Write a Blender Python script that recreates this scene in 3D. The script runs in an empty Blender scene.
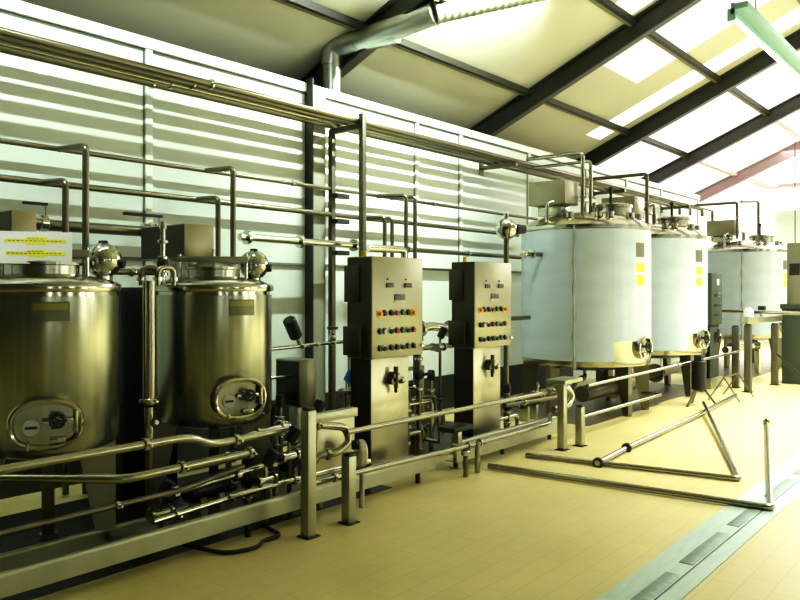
import bpy, bmesh, math, random
from mathutils import Vector, Matrix
random.seed(4)
PI = math.pi
R = math.radians
scn = bpy.context.scene
COL = scn.collection

# ------------------------------------------------------------------ materials
MATS = {}
def mat(name, col, rough=.5, metal=0., spec=.5, emis=None, estr=0., bump=None, var=0., vscale=6., aniso=0., coat=0., stretch=None):
    m = bpy.data.materials.new(name); m.use_nodes = True
    nt = m.node_tree; b = nt.nodes['Principled BSDF']
    b.inputs['Base Color'].default_value = (*col, 1)
    b.inputs['Roughness'].default_value = rough
    b.inputs['Metallic'].default_value = metal
    b.inputs['Specular IOR Level'].default_value = spec
    b.inputs['Coat Weight'].default_value = coat
    if emis:
        b.inputs['Emission Color'].default_value = (*emis, 1); b.inputs['Emission Strength'].default_value = estr
    if var > 0 or bump:
        tc = nt.nodes.new('ShaderNodeTexCoord'); mp = nt.nodes.new('ShaderNodeMapping')
        nz = nt.nodes.new('ShaderNodeTexNoise')
        nz.inputs['Scale'].default_value = vscale; nz.inputs['Detail'].default_value = 4
        if stretch: mp.inputs['Scale'].default_value = stretch
        nt.links.new(tc.outputs['Object'], mp.inputs['Vector']); nt.links.new(mp.outputs['Vector'], nz.inputs['Vector'])
        if var > 0:
            mx = nt.nodes.new('ShaderNodeMixRGB'); mx.blend_type = 'MULTIPLY'
            rp = nt.nodes.new('ShaderNodeValToRGB')
            rp.color_ramp.elements[0].position = .3; rp.color_ramp.elements[1].position = .7
            rp.color_ramp.elements[0].color = (1-var, 1-var, 1-var, 1); rp.color_ramp.elements[1].color = (1, 1, 1, 1)
            mx.inputs['Fac'].default_value = 1; mx.inputs['Color1'].default_value = (*col, 1)
            nt.links.new(nz.outputs['Fac'], rp.inputs['Fac']); nt.links.new(rp.outputs['Color'], mx.inputs['Color2'])
            nt.links.new(mx.outputs['Color'], b.inputs['Base Color'])
        if bump:
            bp = nt.nodes.new('ShaderNodeBump'); bp.inputs['Strength'].default_value = bump; bp.inputs['Distance'].default_value = .01
            nt.links.new(nz.outputs['Fac'], bp.inputs['Height']); nt.links.new(bp.outputs['Normal'], b.inputs['Normal'])
    MATS[name] = m
    return m

STEEL = mat('brushed_steel', (.50, .49, .40), .24, 1., var=.16, vscale=3, stretch=(3, 3, 26))
TANKST = mat('tank_steel', (.47, .48, .38), .24, 1., var=.2, vscale=2.2, stretch=(14, 14, .35))
SHINE = mat('polished_steel', (.55, .54, .46), .15, 1.)
PIPE = mat('pipe_steel', (.37, .36, .28), .24, 1.)
PIPED = mat('dull_pipe_steel', (.19, .175, .125), .32, .9)
GANT = mat('gantry_steel', (.13, .125, .09), .4, .7)
PEDM = mat('pedestal_steel', (.56, .54, .40), .34, .9, var=.08, vscale=3)  # brighter than the panel steel, floor bounce put into the colour
FARP = mat('far_panel_green', (.07, .09, .07), .6, 0, .2)
SIDED = mat('shaded_steel_side', (.085, .08, .055), .42, .6)  # shade of the unlit cover side put into the colour
POSTD = mat('dark_post_steel', (.14, .14, .10), .45, .5)
FLEX = mat('flexible_duct', (.42, .44, .38), .45, .75)
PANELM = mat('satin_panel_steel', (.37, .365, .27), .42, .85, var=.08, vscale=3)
PANELD = mat('panel_side_steel', (.11, .105, .07), .4, .85)  # shade of the unlit panel sides put into the colour; also the regulator
BOXM = mat('motor_cover_steel', (.34, .32, .22), .42, .8, var=.08)
CHAN = mat('channel_steel', (.48, .49, .37), .38, .85, var=.12)
BLACK = mat('black_rubber', (.012, .012, .012), .45)
DARK = mat('dark_metal', (.05, .052, .045), .4, .6)
FILM = mat('blue_protective_film', (.54, .63, .72), .33, 0, .5, var=.10, vscale=2.5, coat=.25, stretch=(1, 1, 3))
FILMD = mat('film_seam', (.36, .42, .42), .35, 0, .5, var=.25, vscale=9)
WHITEP = mat('white_paper', (.83, .85, .88), .6)
YEL = mat('highlighter_yellow', (.83, .78, .07), .6)
OLIVET = mat('olive_print', (.28, .28, .03), .6)
PLATE = mat('engraved_plate', (.20, .20, .13), .4, .6)
PLATEY = mat('plate_yellow_band', (.33, .31, .09), .4, .3)
ORANGE = mat('orange_plastic', (.95, .30, .02), .35)
YORANGE = mat('yellow_collar', (.95, .55, .05), .4)
RED = mat('red_button', (.45, .05, .03), .35)
GREEN = mat('green_button', (.06, .22, .06), .35)
CREAM = mat('cream_plastic', (.75, .72, .55), .4)
BLUEP = mat('blue_plastic', (.04, .12, .40), .4)
DISP = mat('panel_display', (.10, .11, .11), .25)
LIGHTLBL = mat('pale_nameplate', (.62, .64, .66), .45)
GALV = mat('galvanised_duct', (.50, .53, .50), .33, .9, var=.15, vscale=10)
TEAL = mat('teal_batten', (.27, .44, .41), .4)
LAMPM = mat('lit_tube', (1, 1, 1), .4, emis=(.95, 1, .97), estr=7)
GLASSY = mat('sight_glass_steel', (.50, .52, .45), .12, 1.)
DRAINL = mat('drain_pale', (.48, .62, .55), .4, .25, var=.15, vscale=5, stretch=(1, 6, 1))
DRAING = mat('drain_grating', (.27, .38, .31), .45, .3, var=.35, vscale=30, stretch=(3, .4, 1))
WALLM = mat('white_wall_panel', (.71, .80, .74), .45, var=.05, vscale=1.2)
TRIMW = mat('white_wall_trim', (.78, .86, .80), .4)
SEAMD = mat('panel_gap', (.16, .18, .15), .6)
COLG = mat('column_paint_dark', (.028, .036, .026), .5)  # column's unlit side, shade put into the colour
COLL = mat('column_paint_light', (.36, .38, .31), .45)  # lit face of the same column, kept lighter in the colour
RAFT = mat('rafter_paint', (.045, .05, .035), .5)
RAFTF = mat('far_rafter_paint', (.40, .30, .30), .5)  # lighter copy of the rafter paint, far haze put into the colour
RAFTM = mat('middle_rafter_paint', (.075, .072, .06), .5)  # slight haze put into the rafter colour
PURLF = mat('far_purlin_paint', (.62, .50, .50), .5)  # haze put into the purlin colour; also on the far gable beam
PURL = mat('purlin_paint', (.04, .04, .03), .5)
PURLL = mat('purlin_flange', (.22, .21, .15), .5)
LEGD = mat('shaded_leg_steel', (.22, .20, .13), .4, .7)  # under-tank shade put into the colour, for legs and floor sheets
CEIL = mat('ceiling_sheet', (.66, .66, .55), .75, var=.10, vscale=.8)
DARKW = mat('olive_dark_wall', (.16, .16, .10), .7)
FARW = mat('far_wall_panel', (.62, .72, .62), .5)
SKY = mat('daylight_sheet', (.35, .34, .34), .6, emis=(1, .94, .955), estr=.93)
SKY2 = mat('daylight_sheet_soft', (.4, .38, .36), .6, emis=(1, .93, .90), estr=.66)
SKYW = mat('daylight_window', (.9, .9, .9), .5, emis=(1, .95, .965), estr=1.0)
ADDGLOW = mat('daylight_doorway', (.9, .9, .9), .5, emis=(.95, 1, .85), estr=4.0)  # glow added for reflections in the tanks

def floor_mat():
    m = bpy.data.materials.new('yellow_floor_tiles'); m.use_nodes = True
    nt = m.node_tree; b = nt.nodes['Principled BSDF']
    tc = nt.nodes.new('ShaderNodeTexCoord')
    bk = nt.nodes.new('ShaderNodeTexBrick')
    bk.inputs['Scale'].default_value = 1.0
    bk.inputs['Brick Width'].default_value = .30; bk.inputs['Row Height'].default_value = .15
    bk.inputs['Mortar Size'].default_value = .004; bk.inputs['Mortar Smooth'].default_value = .4
    bk.inputs['Color1'].default_value = (.67, .59, .27, 1); bk.inputs['Color2'].default_value = (.64, .565, .255, 1)
    bk.inputs['Mortar'].default_value = (.57, .50, .225, 1)
    nt.links.new(tc.outputs['Object'], bk.inputs['Vector'])
    nz = nt.nodes.new('ShaderNodeTexNoise'); nz.inputs['Scale'].default_value = 1.3; nz.inputs['Detail'].default_value = 5
    nt.links.new(tc.outputs['Object'], nz.inputs['Vector'])
    rp = nt.nodes.new('ShaderNodeValToRGB')
    rp.color_ramp.elements[0].position = .3; rp.color_ramp.elements[1].position = .7
    rp.color_ramp.elements[0].color = (.86, .86, .84, 1); rp.color_ramp.elements[1].color = (1, 1, 1, 1)
    nt.links.new(nz.outputs['Fac'], rp.inputs['Fac'])
    mx = nt.nodes.new('ShaderNodeMixRGB'); mx.blend_type = 'MULTIPLY'; mx.inputs['Fac'].default_value = 1
    nt.links.new(bk.outputs['Color'], mx.inputs['Color1']); nt.links.new(rp.outputs['Color'], mx.inputs['Color2'])
    nt.links.new(mx.outputs['Color'], b.inputs['Base Color'])
    mr = nt.nodes.new('ShaderNodeMapRange')
    mr.inputs['To Min'].default_value = .30; mr.inputs['To Max'].default_value = .50
    nt.links.new(nz.outputs['Fac'], mr.inputs['Value']); nt.links.new(mr.outputs['Result'], b.inputs['Roughness'])
    return m
FLOORM = floor_mat()

# ------------------------------------------------------------------ mesh helpers
class MB:
    """collects shapes in one bmesh; build() links it as one object"""
    def __init__(s): s.bm = bmesh.new()
    def box(s, x0, x1, y0, y1, z0, z1, bev=0., M=None):
        vs = [s.bm.verts.new(v) for v in ((x0,y0,z0),(x1,y0,z0),(x1,y1,z0),(x0,y1,z0),(x0,y0,z1),(x1,y0,z1),(x1,y1,z1),(x0,y1,z1))]
        fs = [s.bm.faces.new([vs[i] for i in q]) for q in ((3,2,1,0),(4,5,6,7),(0,1,5,4),(1,2,6,5),(2,3,7,6),(3,0,4,7))]
        if bev > 0:
            es = list({e for f in fs for e in f.edges})
            r = bmesh.ops.bevel(s.bm, geom=es, offset=bev, segments=2, affect='EDGES', profile=.5)
            vs = list({v for v in r['verts']} | {v for v in vs if v.is_valid})
        if M is not None:
            for v in vs: v.co = M @ v.co
        return s
    def prism(s, pts, z0, z1, M=None):
        a = [s.bm.verts.new((x, y, z0)) for x, y in pts]; b = [s.bm.verts.new((x, y, z1)) for x, y in pts]
        n = len(pts)
        s.bm.faces.new(a[::-1]); s.bm.faces.new(b)
        for i in range(n): s.bm.faces.new((a[i], a[(i+1) % n], b[(i+1) % n], b[i]))
        if M is not None:
            for v in a+b: v.co = M @ v.co
        return s
    def lathe(s, prof, seg=32, M=None, a0=0., a1=2*PI):
        full = abs(a1-a0-2*PI) < 1e-4
        n = seg if full else seg+1
        rings = []; new = []
        for r, z in prof:
            if r < 1e-6:
                v = s.bm.verts.new((0, 0, z)); rings.append([v]*n); new.append(v)
            else:
                ring = []
                for i in range(n):
                    t = a0+(a1-a0)*i/seg
                    v = s.bm.verts.new((r*math.cos(t), r*math.sin(t), z)); ring.append(v); new.append(v)
                rings.append(ring)
        for k in range(len(rings)-1):
            A, B = rings[k], rings[k+1]
            for i in range(seg):
                j = (i+1) % n
                q = []
                for v in (A[i], A[j], B[j], B[i]):
                    if v not in q: q.append(v)
                if len(q) > 2:
                    try: s.bm.faces.new(q)
                    except ValueError: pass
        if M is not None:
            for v in new: v.co = M @ v.co
        return s
    def cyl(s, p, q, r, seg=14, r2=None, bev=0.):
        p, q = Vector(p), Vector(q); d = q-p; L = d.length
        M = Matrix.Translation(p) @ d.to_track_quat('Z', 'Y').to_matrix().to_4x4()
        r2 = r if r2 is None else r2
        if bev > 0: pr = [(0,0),(r-bev,0),(r,bev),(r2,L-bev),(r2-bev,L),(0,L)]
        else: pr = [(0,0),(r,0),(r2,L),(0,L)]
        return s.lathe(pr, seg, M)
    def sphere(s, c, r, seg=20, sc=(1,1,1)):
        pr = [(r*math.sin(PI*i/10), -r*math.cos(PI*i/10)) for i in range(11)]
        pr[0] = (0, -r); pr[-1] = (0, r)
        return s.lathe(pr, seg, Matrix.Translation(c) @ Matrix.Diagonal((*sc, 1)))
    def torus(s, c, axis, Rr, r, seg=24, rs=8, sx=1., sy=1.):
        q = Vector(axis).to_track_quat('Z', 'Y').to_matrix().to_4x4()
        M = Matrix.Translation(c) @ q
        rg = []
        for i in range(seg):
            t = 2*PI*i/seg
            ring = []
            for j in range(rs):
                u = 2*PI*j/rs
                rr = Rr+r*math.cos(u)
                ring.append(s.bm.verts.new(M @ Vector((rr*math.cos(t)*sx, rr*math.sin(t)*sy, r*math.sin(u)))))
            rg.append(ring)
        for i in range(seg):
            for j in range(rs):
                s.bm.faces.new((rg[i][j], rg[(i+1) % seg][j], rg[(i+1) % seg][(j+1) % rs], rg[i][(j+1) % rs]))
        return s
    def tube(s, pts, r, bend=.06, seg=12):
        P = [Vector(p) for p in pts]; path = [P[0]]
        for i in range(1, len(P)-1):
            a, b, c = P[i-1], P[i], P[i+1]
            d1 = (a-b); d2 = (c-b)
            k = min(bend, d1.length*.45, d2.length*.45)
            if d1.angle(-d2, 0) < .05: path.append(b); continue
            p0 = b+d1.normalized()*k; p1 = b+d2.normalized()*k
            for j in range(7):
                t = j/6
                path.append((1-t)**2*p0+2*t*(1-t)*b+t*t*p1)
        path.append(P[-1])
        n = len(path)
        tang = []
        for i in range(n):
            d = (path[min(i+1, n-1)]-path[max(i-1, 0)]); tang.append(d.normalized())
        up = Vector((0, 0, 1)) if abs(tang[0].z) < .9 else Vector((1, 0, 0))
        u = (up-tang[0]*up.dot(tang[0])).normalized()
        rings = []
        for i in range(n):
            if i: u = (u-tang[i]*u.dot(tang[i])).normalized()
            w = tang[i].cross(u)
            rings.append([s.bm.verts.new(path[i]+(u*math.cos(2*PI*j/seg)+w*math.sin(2*PI*j/seg))*r) for j in range(seg)])
        for i in range(n-1):
            for j in range(seg):
                s.bm.faces.new((rings[i][j], rings[i][(j+1) % seg], rings[i+1][(j+1) % seg], rings[i+1][j]))
        s.bm.faces.new(rings[0][::-1]); s.bm.faces.new(rings[-1])
        return s
    def build(s, name, m, parent=None, smooth=True):
        me = bpy.data.meshes.new(name)
        bmesh.ops.remove_doubles(s.bm, verts=s.bm.verts, dist=1e-5)
        bmesh.ops.recalc_face_normals(s.bm, faces=s.bm.faces)
        if smooth:
            for f in s.bm.faces: f.smooth = True
            for e in s.bm.edges:
                if len(e.link_faces) == 2 and e.calc_face_angle(0) > R(38): e.smooth = False
        s.bm.to_mesh(me); s.bm.free()
        me.materials.append(m)
        o = bpy.data.objects.new(name, me); COL.objects.link(o)
        if parent: o.parent = parent
        return o

def tag(o, label, cat, group=None):
    o['label'] = label; o['category'] = cat
    if group: o['group'] = group
    return o
def thing(name, label, cat, loc=(0, 0, 0), rz=0., group=None):
    o = bpy.data.objects.new(name, None); COL.objects.link(o)
    o.empty_display_size = .1
    o.location = loc; o.rotation_euler = (0, 0, rz)
    return tag(o, label, cat, group)
def struct(mb, name, m, parent=None):
    o = mb.build(name, m, parent)
    if parent is None: o['kind'] = 'structure'
    return o
def boxo(*a, **k): return MB().box(*a, **k)

# a pipe run: an Empty at its start holding the tube and its clamps, in local coordinates
def pipe_run(name, label, pts, r, m=None, cat='pipe', group=None, clamps=(), bend=.06, flanges=(), cm=None, seg=12):
    m = m or PIPE
    b = Vector(pts[0])
    P = [Vector(p)-b for p in pts]
    if not clamps and not flanges:
        o = MB().tube(P, r, bend, seg).build(name, m); o.location = b
        return tag(o, label, cat, group)
    t = thing(name, label, cat, b, 0, group)
    MB().tube(P, r, bend, seg).build('tube', m, t)
    for (i, f) in clamps:                                   # clamp on segment i at fraction f
        a, c = P[i], P[i+1]; d = (c-a).normalized(); q = a+(c-a)*f
        k = MB().cyl(q-d*.014, q+d*.014, r*1.5, 16, bev=.004)
        sd = d.cross(Vector((0, 0, 1))) if abs(d.z) < .9 else Vector((0, -1, 0))
        sd.normalize()
        k.cyl(q+sd*r*1.2, q+sd*(r*1.5+.03), .008, 8)
        k.build('clamp', cm or SHINE, t)
    for (i, f) in flanges:
        a, c = P[i], P[i+1]; d = (c-a).normalized(); q = a+(c-a)*f
        MB().cyl(q-d*.02, q+d*.02, r*1.9, 18, bev=.004).build('flange', cm or SHINE, t)
    return t

# ------------------------------------------------------------------ the setting
WY = 6.10                                                     # face of the white partition wall
struct(boxo(-8, 24.7, -10, 10, -.1, 0), 'floor', FLOORM)
wl = struct(boxo(-6, 18.6, WY, WY+.10, 0, 3.85), 'wall_left', WALLM)
struct(boxo(-6, 18.6, WY-.035, WY, 3.76, 3.86, .004), 'trim_1', TRIMW)
n = 2
for sx in (1.75, 3.82, 7.70, 8.69, 10.56, 12.6, 14.35, 16.2, 18.55):
    struct(boxo(sx-.035, sx+.035, WY-.022, WY, 0, 3.76, .003), 'trim_%d' % n, TRIMW); n += 1
    struct(boxo(sx-.052, sx-.037, WY-.006, WY, 0, 3.76), 'trim_%d' % n, SEAMD); n += 1
struct(boxo(-6, 18.6, WY-.006, WY, 3.735, 3.758), 'trim_%d' % n, SEAMD); n += 1
struct(boxo(-6, 18.6, WY-.03, WY, 1.86, 1.89, .003), 'trim_%d' % n, SEAMD); n += 1
# outer shell
struct(boxo(-8, 24.7, 10, 10.1, 0, 3.2), 'wall_back', DARKW)
struct(boxo(-8, 24.7, -10.1, -10, 0, 3.2), 'wall_right', DARKW)
struct(boxo(-8.1, -8, -10, 10, 0, 7.3), 'wall_near', DARKW)
struct(boxo(24.6, 24.7, -10, 10, 0, 7.9), 'wall_far', FARW)
struct(boxo(24.53, 24.59, -8, 9.5, 3.95, 5.6), 'window_1', SKYW)
struct(boxo(24.50, 24.59, -10, 10, 4.62, 4.74), 'trim_40', PURLF)
struct(boxo(24.53, 24.59, 5.85, 9.5, .4, 3.9), 'window_9', SKYW)
# glowing openings added to the unseen wall, for bright reflections in the steel
for i, (x0, x1, z0, z1) in enumerate(((-3.2, -2.4, .1, 2.6), (.6, .95, .1, 2.8), (4.4, 6.0, 1.6, 2.8), (10, 12.5, .1, 2.9), (15, 22, 1.0, 2.9))):
    struct(boxo(x0, x1, -9.99, -9.95, z0, z1), 'window_%d' % (i+2), ADDGLOW)

# roof: two slopes, rising from the outer walls to a ridge at Y = 0
SL = .428
def rz(y): return 4.55+SL*(WY-y) if y > -1.0 else 4.55+SL*(WY+1)-SL*(-1-y)
RX = [-4.6, -.9, 2.8, 6.5, 10.2, 13.95, 17.2, 20.8]
def sheet(x0, x1, y0, y1, dz=0.):
    mb = MB()
    z0, z1 = rz(y0)+dz, rz(y1)+dz
    v = [mb.bm.verts.new(p) for p in ((x0,y0,z0),(x1,y0,z0),(x1,y1,z1),(x0,y1,z1),(x0,y0,z0+.03),(x1,y0,z0+.03),(x1,y1,z1+.03),(x0,y1,z1+.03))]
    for q in ((3,2,1,0),(4,5,6,7),(0,1,5,4),(1,2,6,5),(2,3,7,6),(3,0,4,7)): mb.bm.faces.new([v[i] for i in q])
    return mb
struct(sheet(-8.1, 9.5, -1, 10), 'ceiling', CEIL)
struct(sheet(9.5, 10.05, 4.3, 10), 'ceiling', CEIL)
struct(sheet(9.5, 10.05, -1, 4.3), 'ceiling', SKY2)
struct(sheet(10.05, 10.9, -1, 10), 'ceiling', CEIL)
struct(sheet(-8.1, 24.7, -10, -1), 'ceiling', CEIL)
struct(sheet(10.9, 12.2, 5.0, 10), 'ceiling', CEIL)
struct(sheet(10.9, 12.2, -1, 5.0), 'ceiling', SKY2)
struct(sheet(12.2, 13.0, -1, 10), 'ceiling', CEIL)
struct(sheet(13.0, 13.6, -1, 6.3), 'ceiling', SKY)
struct(sheet(13.0, 13.6, 6.3, 10), 'ceiling', CEIL)
struct(sheet(13.6, 14.25, -1, 10), 'ceiling', CEIL)
struct(sheet(14.25, 15.75, -1, 10), 'ceiling', SKY)
struct(sheet(15.75, 15.9, -1, 10), 'ceiling', SKY2)
struct(sheet(15.9, 17.1, -1, 10), 'ceiling', SKY)
struct(sheet(17.1, 24.7, -1, 10), 'ceiling', SKY)
for i, x in enumerate(RX):                                    # I-section rafters following the slope
    mb = MB()
    for (ya, yb) in ((-1, 10), (-10, -1)):
        for (h0, h1, w) in ((-.31, -.285, .075), (-.285, -.025, .012), (-.025, -.003, .075)):
            za, zb = rz(ya if ya > -5 else -10), rz(yb)
            if ya == -1: za = rz(-.999)
            if yb == -1: zb = rz(-1.001)
            v = [mb.bm.verts.new(p) for p in ((x-w,ya,za+h0),(x+w,ya,za+h0),(x+w,yb,zb+h0),(x-w,yb,zb+h0),(x-w,ya,za+h1),(x+w,ya,za+h1),(x+w,yb,zb+h1),(x-w,yb,zb+h1))]
            for q in ((3,2,1,0),(4,5,6,7),(0,1,5,4),(1,2,6,5),(2,3,7,6),(3,0,4,7)): mb.bm.faces.new([v[k] for k in q])
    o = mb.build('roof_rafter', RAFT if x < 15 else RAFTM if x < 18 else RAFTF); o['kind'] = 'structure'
for y in (7.5, 5.85, 4.2, 2.6, 1.0, -.6):
    z = rz(y)
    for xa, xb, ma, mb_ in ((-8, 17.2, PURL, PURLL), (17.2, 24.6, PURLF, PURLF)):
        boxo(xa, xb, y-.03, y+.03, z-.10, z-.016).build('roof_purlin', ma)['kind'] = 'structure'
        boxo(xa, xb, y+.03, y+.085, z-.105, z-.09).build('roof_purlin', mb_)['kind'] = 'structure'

# steel column against the wall, its left side's shade put into the paint
cx = 5.74
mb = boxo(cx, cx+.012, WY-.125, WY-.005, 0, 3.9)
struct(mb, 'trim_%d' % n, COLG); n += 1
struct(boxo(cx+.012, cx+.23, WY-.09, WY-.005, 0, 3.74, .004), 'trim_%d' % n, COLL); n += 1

# floor drain channel running along the hall
dr = thing('floor_drain', 'long pale green drain channel set into the yellow tiles, lower right', 'drain', (1.0, 1.38, 0))
boxo(0, 20, 0, .34, .001, .006).build('channel_frame', DRAINL, dr)
boxo(0, 20, .098, .106, .006, .0075).build('slot', DARK, dr)
for k in range(6):
    x0 = 2.55+k*.92
    boxo(x0, x0+.72, .118, .20, .006, .009, .001).build('grating', DRAING, dr)

# ------------------------------------------------------------------ galvanised ventilation duct under the roof
du = thing('ventilation_duct', 'galvanised round duct rising behind the white wall then bending along the roof', 'duct', (6.38, 6.32, 3.3))
MB().tube([(0,0,0),(0,0,.98)], .110, seg=24).build('riser', GALV, du)
MB().tube([(0,0,.94),(0,-.02,1.14),(.17,-.85,1.20)], .125, .2, 24).build('elbow', GALV, du)
MB().tube([(.07,-.35,1.165),(.20,-1.36,1.30)], .128, seg=24).build('straight_section', GALV, du)
mb = MB()
p0, p1 = Vector((.20,-1.36,1.30)), Vector((2.00,-2.95,1.95))
q = (p1-p0).to_track_quat('Z', 'Y').to_matrix().to_4x4()
L = (p1-p0).length
prof = [(0, 0)]
for k in range(121): prof.append((.120+.006*math.sin(k*PI/2), L*k/120))
prof.append((0, L))
mb.lathe(prof, 24, Matrix.Translation(p0) @ q).build('flexible_section', FLEX, du)
for p in ((0,0,.95), (.07,-.35,1.165), (.20,-1.36,1.30)):
    d = Vector((0,0,1)) if p[0] == 0 else Vector((.13,-1.0,.13)).normalized()
    MB().cyl(Vector(p)-d*.012, Vector(p)+d*.012, .124 if p[0] == 0 else .134, 24).build('joint_collar', GALV, du)
bd = thing('ventilation_duct', 'short branch duct crossing above the flexible duct section at top edge', 'duct', (6.22, 4.72, 4.80))
mb = MB(); mb.tube([(0,0,0),(.50,.12,-.02)], .10, seg=20).build('tube', GALV, bd)
MB().cyl((.46,.11,-.018), (.52,.125,-.021), .112, 20).build('joint_collar', SHINE, bd)
cl = thing('ceiling_lamp', 'small pale round lamp hanging under the dark rafter beside the duct', 'lamp', (5.82, 4.50, 4.44))
MB().cyl((0,0,0), (0,0,.12), .05, 18, bev=.01).build('lamp_body', GALV, cl)
MB().cyl((0,0,.12), (0,0,rz(4.5)-4.44-.002), .012, 8).build('rod', DARK, cl)

# ------------------------------------------------------------------ hanging fluorescent batten upper right
fx = thing('fluorescent_light', 'hanging teal fluorescent batten light with glowing tube, upper right corner', 'light', (7.38, 2.0, 4.16))
boxo(0, 3.0, -.02, .10, .03, .09, .006).build('batten', TEAL, fx)
boxo(0, 3.0, .095, .13, -.01, .10, .004).build('reflector', TEAL, fx)
MB().cyl((.03, .14, -.005), (2.97, .14, -.005), .022, 12).build('tube', LAMPM, fx)
for x in (.02, 2.97):
    boxo(x-.02, x+.02, .09, .16, -.06, .05, .004).build('lamp_holder', TEAL, fx)
for x in (.5, 2.5):
    MB().cyl((x, .04, .09), (x, .04, rz(2.04)-4.16-.003), .006, 6).build('hanger_rod', DARK, fx)

# ------------------------------------------------------------------ overhead pipe bundle on its bracket
BZ = 3.415
for k, y in enumerate((5.56, 5.69, 5.82, 5.95)):
    lab = ('front pipe of the overhead four-pipe bundle along the white wall', 'second pipe from the front in the overhead bundle',
           'third pipe from the front in the overhead bundle', 'rear pipe of the overhead bundle, closest to the white wall')[k]
    end = (17.9, 17.6, 17.2, 16.9)[k]
    pipe_run('overhead_pipe', lab, [(-3, y, BZ), (end, y, BZ), (end, y, 2.7 if k == 0 else BZ-.15)], .032, (PIPED, PIPED, PIPE, PIPED)[k], group=None, clamps=((0, .34),))
br = thing('pipe_bracket', 'tall steel gantry bracket carrying the overhead pipes beside the dark column', 'bracket', (6.02, 5.5, 0))
boxo(-.03, .03, -.03, .03, 0, 3.49, .004).build('post', GANT, br)
boxo(-.03, .03, .43, .49, 0, 3.325, .004).build('post', GANT, br)
boxo(-.03, .03, .03, .49, 3.325, 3.385, .004).build('crossbar', GANT, br)
for z in (2.66, 2.38, 2.03):
    boxo(-.035, .16, .34, .43, z-.045, z+.005, .004).build('support_arm', DARK, br)
for x in (9.2, 12.9, 16.2):                              # wall arms
    a = thing('pipe_support_arm', {9.2: 'wall arm under the overhead pipes above the gap beside the second control panel',
              12.9: 'wall arm under the overhead pipes behind the second blue-wrapped tank', 16.2: 'far wall arm under the overhead pipes near the end of the white wall'}[x], 'bracket', (x, 6.1, BZ-.06))
    boxo(-.02, .02, -.60, -.024, -.03, .028, .003).build('arm', PIPED, a)
    boxo(-.05, .05, -.024, -.003, -.10, .08, .003).build('wall_plate', PIPED, a)

# ------------------------------------------------------------------ wall rails and drop pipes
pipe_run('service_pipe', 'thin upper pipe running along the white wall behind all the tanks', [(-3, 5.965, 2.732), (10.6, 5.965, 2.715)], .022, PIPED, clamps=((0, .62), (0, .8)))
pipe_run('service_pipe', 'middle pipe along the white wall under the thin upper pipe', [(-3, 5.96, 2.454), (10.0, 5.96, 2.43)], .028, PIPED, clamps=((0, .46),))
pipe_run('service_pipe', 'thick lowest wall pipe with dark lagging behind the left tanks', [(-3, 5.96, 2.12), (4.2, 5.96, 2.11)], .045, PIPED, flanges=((0, .94),))
pipe_run('service_pipe', 'shiny insulated pipe section crossing the dark column', [(4.55, 5.72, 2.10), (6.25, 5.72, 2.09)], .036, SHINE, flanges=((0, .05), (0, .45), (0, .92)))
pipe_run('service_pipe', 'dark low pipe along the wall between the two control panels', [(6.95, 5.90, 2.10), (10.2, 5.90, 2.09)], .030, PIPED, clamps=((0, .1), (0, .5)))
pipe_run('service_pipe', 'bright short pipe bending down just above the first control panel', [(6.35, 5.72, 2.07), (6.85, 5.60, 2.07), (6.85, 5.60, 1.2), (6.85, 5.60, .04)], .045, SHINE, clamps=((1, .2),))
def drop(lab, x, y, z, zb, r=.026, x0=None, m=None):
    x0 = x-.06 if x0 is None else x0
    pipe_run('drop_pipe', lab, [(x0, 5.94, z), (x, y, z), (x, y, zb)], r, m or PIPED, clamps=((1, .45),), bend=.05)
drop('taller drop pipe bending down behind the left tank lamp', 2.99, 5.64, 2.72, .02)
drop('shorter drop pipe just left of the taller one above the left tank', 2.88, 5.74, 2.445, .02)
drop('tall drop pipe bending down right of the second tank motor cover', 4.40, 5.63, 2.72, .02)
drop('short drop pipe behind the second tank motor cover', 4.30, 5.72, 2.445, .02, .024)
drop('left pipe of the taller pair dropping behind the first control panel', 6.93, 5.64, 2.71, .02, .026, 6.75)
drop('right pipe of the taller pair dropping behind the first control panel', 7.10, 5.64, 2.71, .02, .026, 7.0)
drop('left pipe of the shorter pair dropping behind the first control panel', 6.66, 5.74, 2.44, .02, .024, 6.5)
drop('right pipe of the shorter pair dropping behind the first control panel', 6.77, 5.72, 2.44, .02, .024, 6.7)
# loops from the bundle to the big tanks
pipe_run('tank_feed_pipe', 'arched feed pipe from the overhead bundle down to the first blue-wrapped tank', [(9.52, 5.52, BZ+.05), (9.52, 4.66, BZ+.05), (9.52, 4.66, 2.66)], .028, PIPE, clamps=((1, .75),))
pipe_run('tank_feed_pipe', 'straight pipe beside the arched feed pipe on the first blue-wrapped tank', [(9.68, 5.52, BZ-.05), (9.68, 4.62, BZ-.05), (9.68, 4.62, 2.66)], .024, PIPE, clamps=((1, .7),))
pipe_run('tank_feed_pipe', 'arched feed pipe down to the second blue-wrapped tank', [(11.6, 5.52, BZ), (11.62, 4.60, BZ), (11.62, 4.60, 2.64)], .028, PIPED, clamps=((1, .6),))
pipe_run('tank_feed_pipe', 'left arched feed pipe dropping to the far blue-wrapped tank', [(16.6, 5.52, BZ), (16.6, 4.66, BZ), (16.6, 4.66, 2.66)], .03, PIPED, clamps=((1, .4),))
pipe_run('tank_feed_pipe', 'right feed pipe with hooked end above the far blue-wrapped tank', [(16.68, 4.60, BZ+.02), (17.2, 4.4, BZ+.06), (17.2, 4.4, 2.64)], .03, PIPED, clamps=((1, .4),))
pipe_run('tank_feed_pipe', 'low pipe looping from the wall to the second blue-wrapped tank top', [(12.6, 5.3, 2.62), (12.6, 5.0, 3.0), (12.3, 4.75, 3.0), (12.3, 4.75, 2.62)], .022, PIPED)

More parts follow.
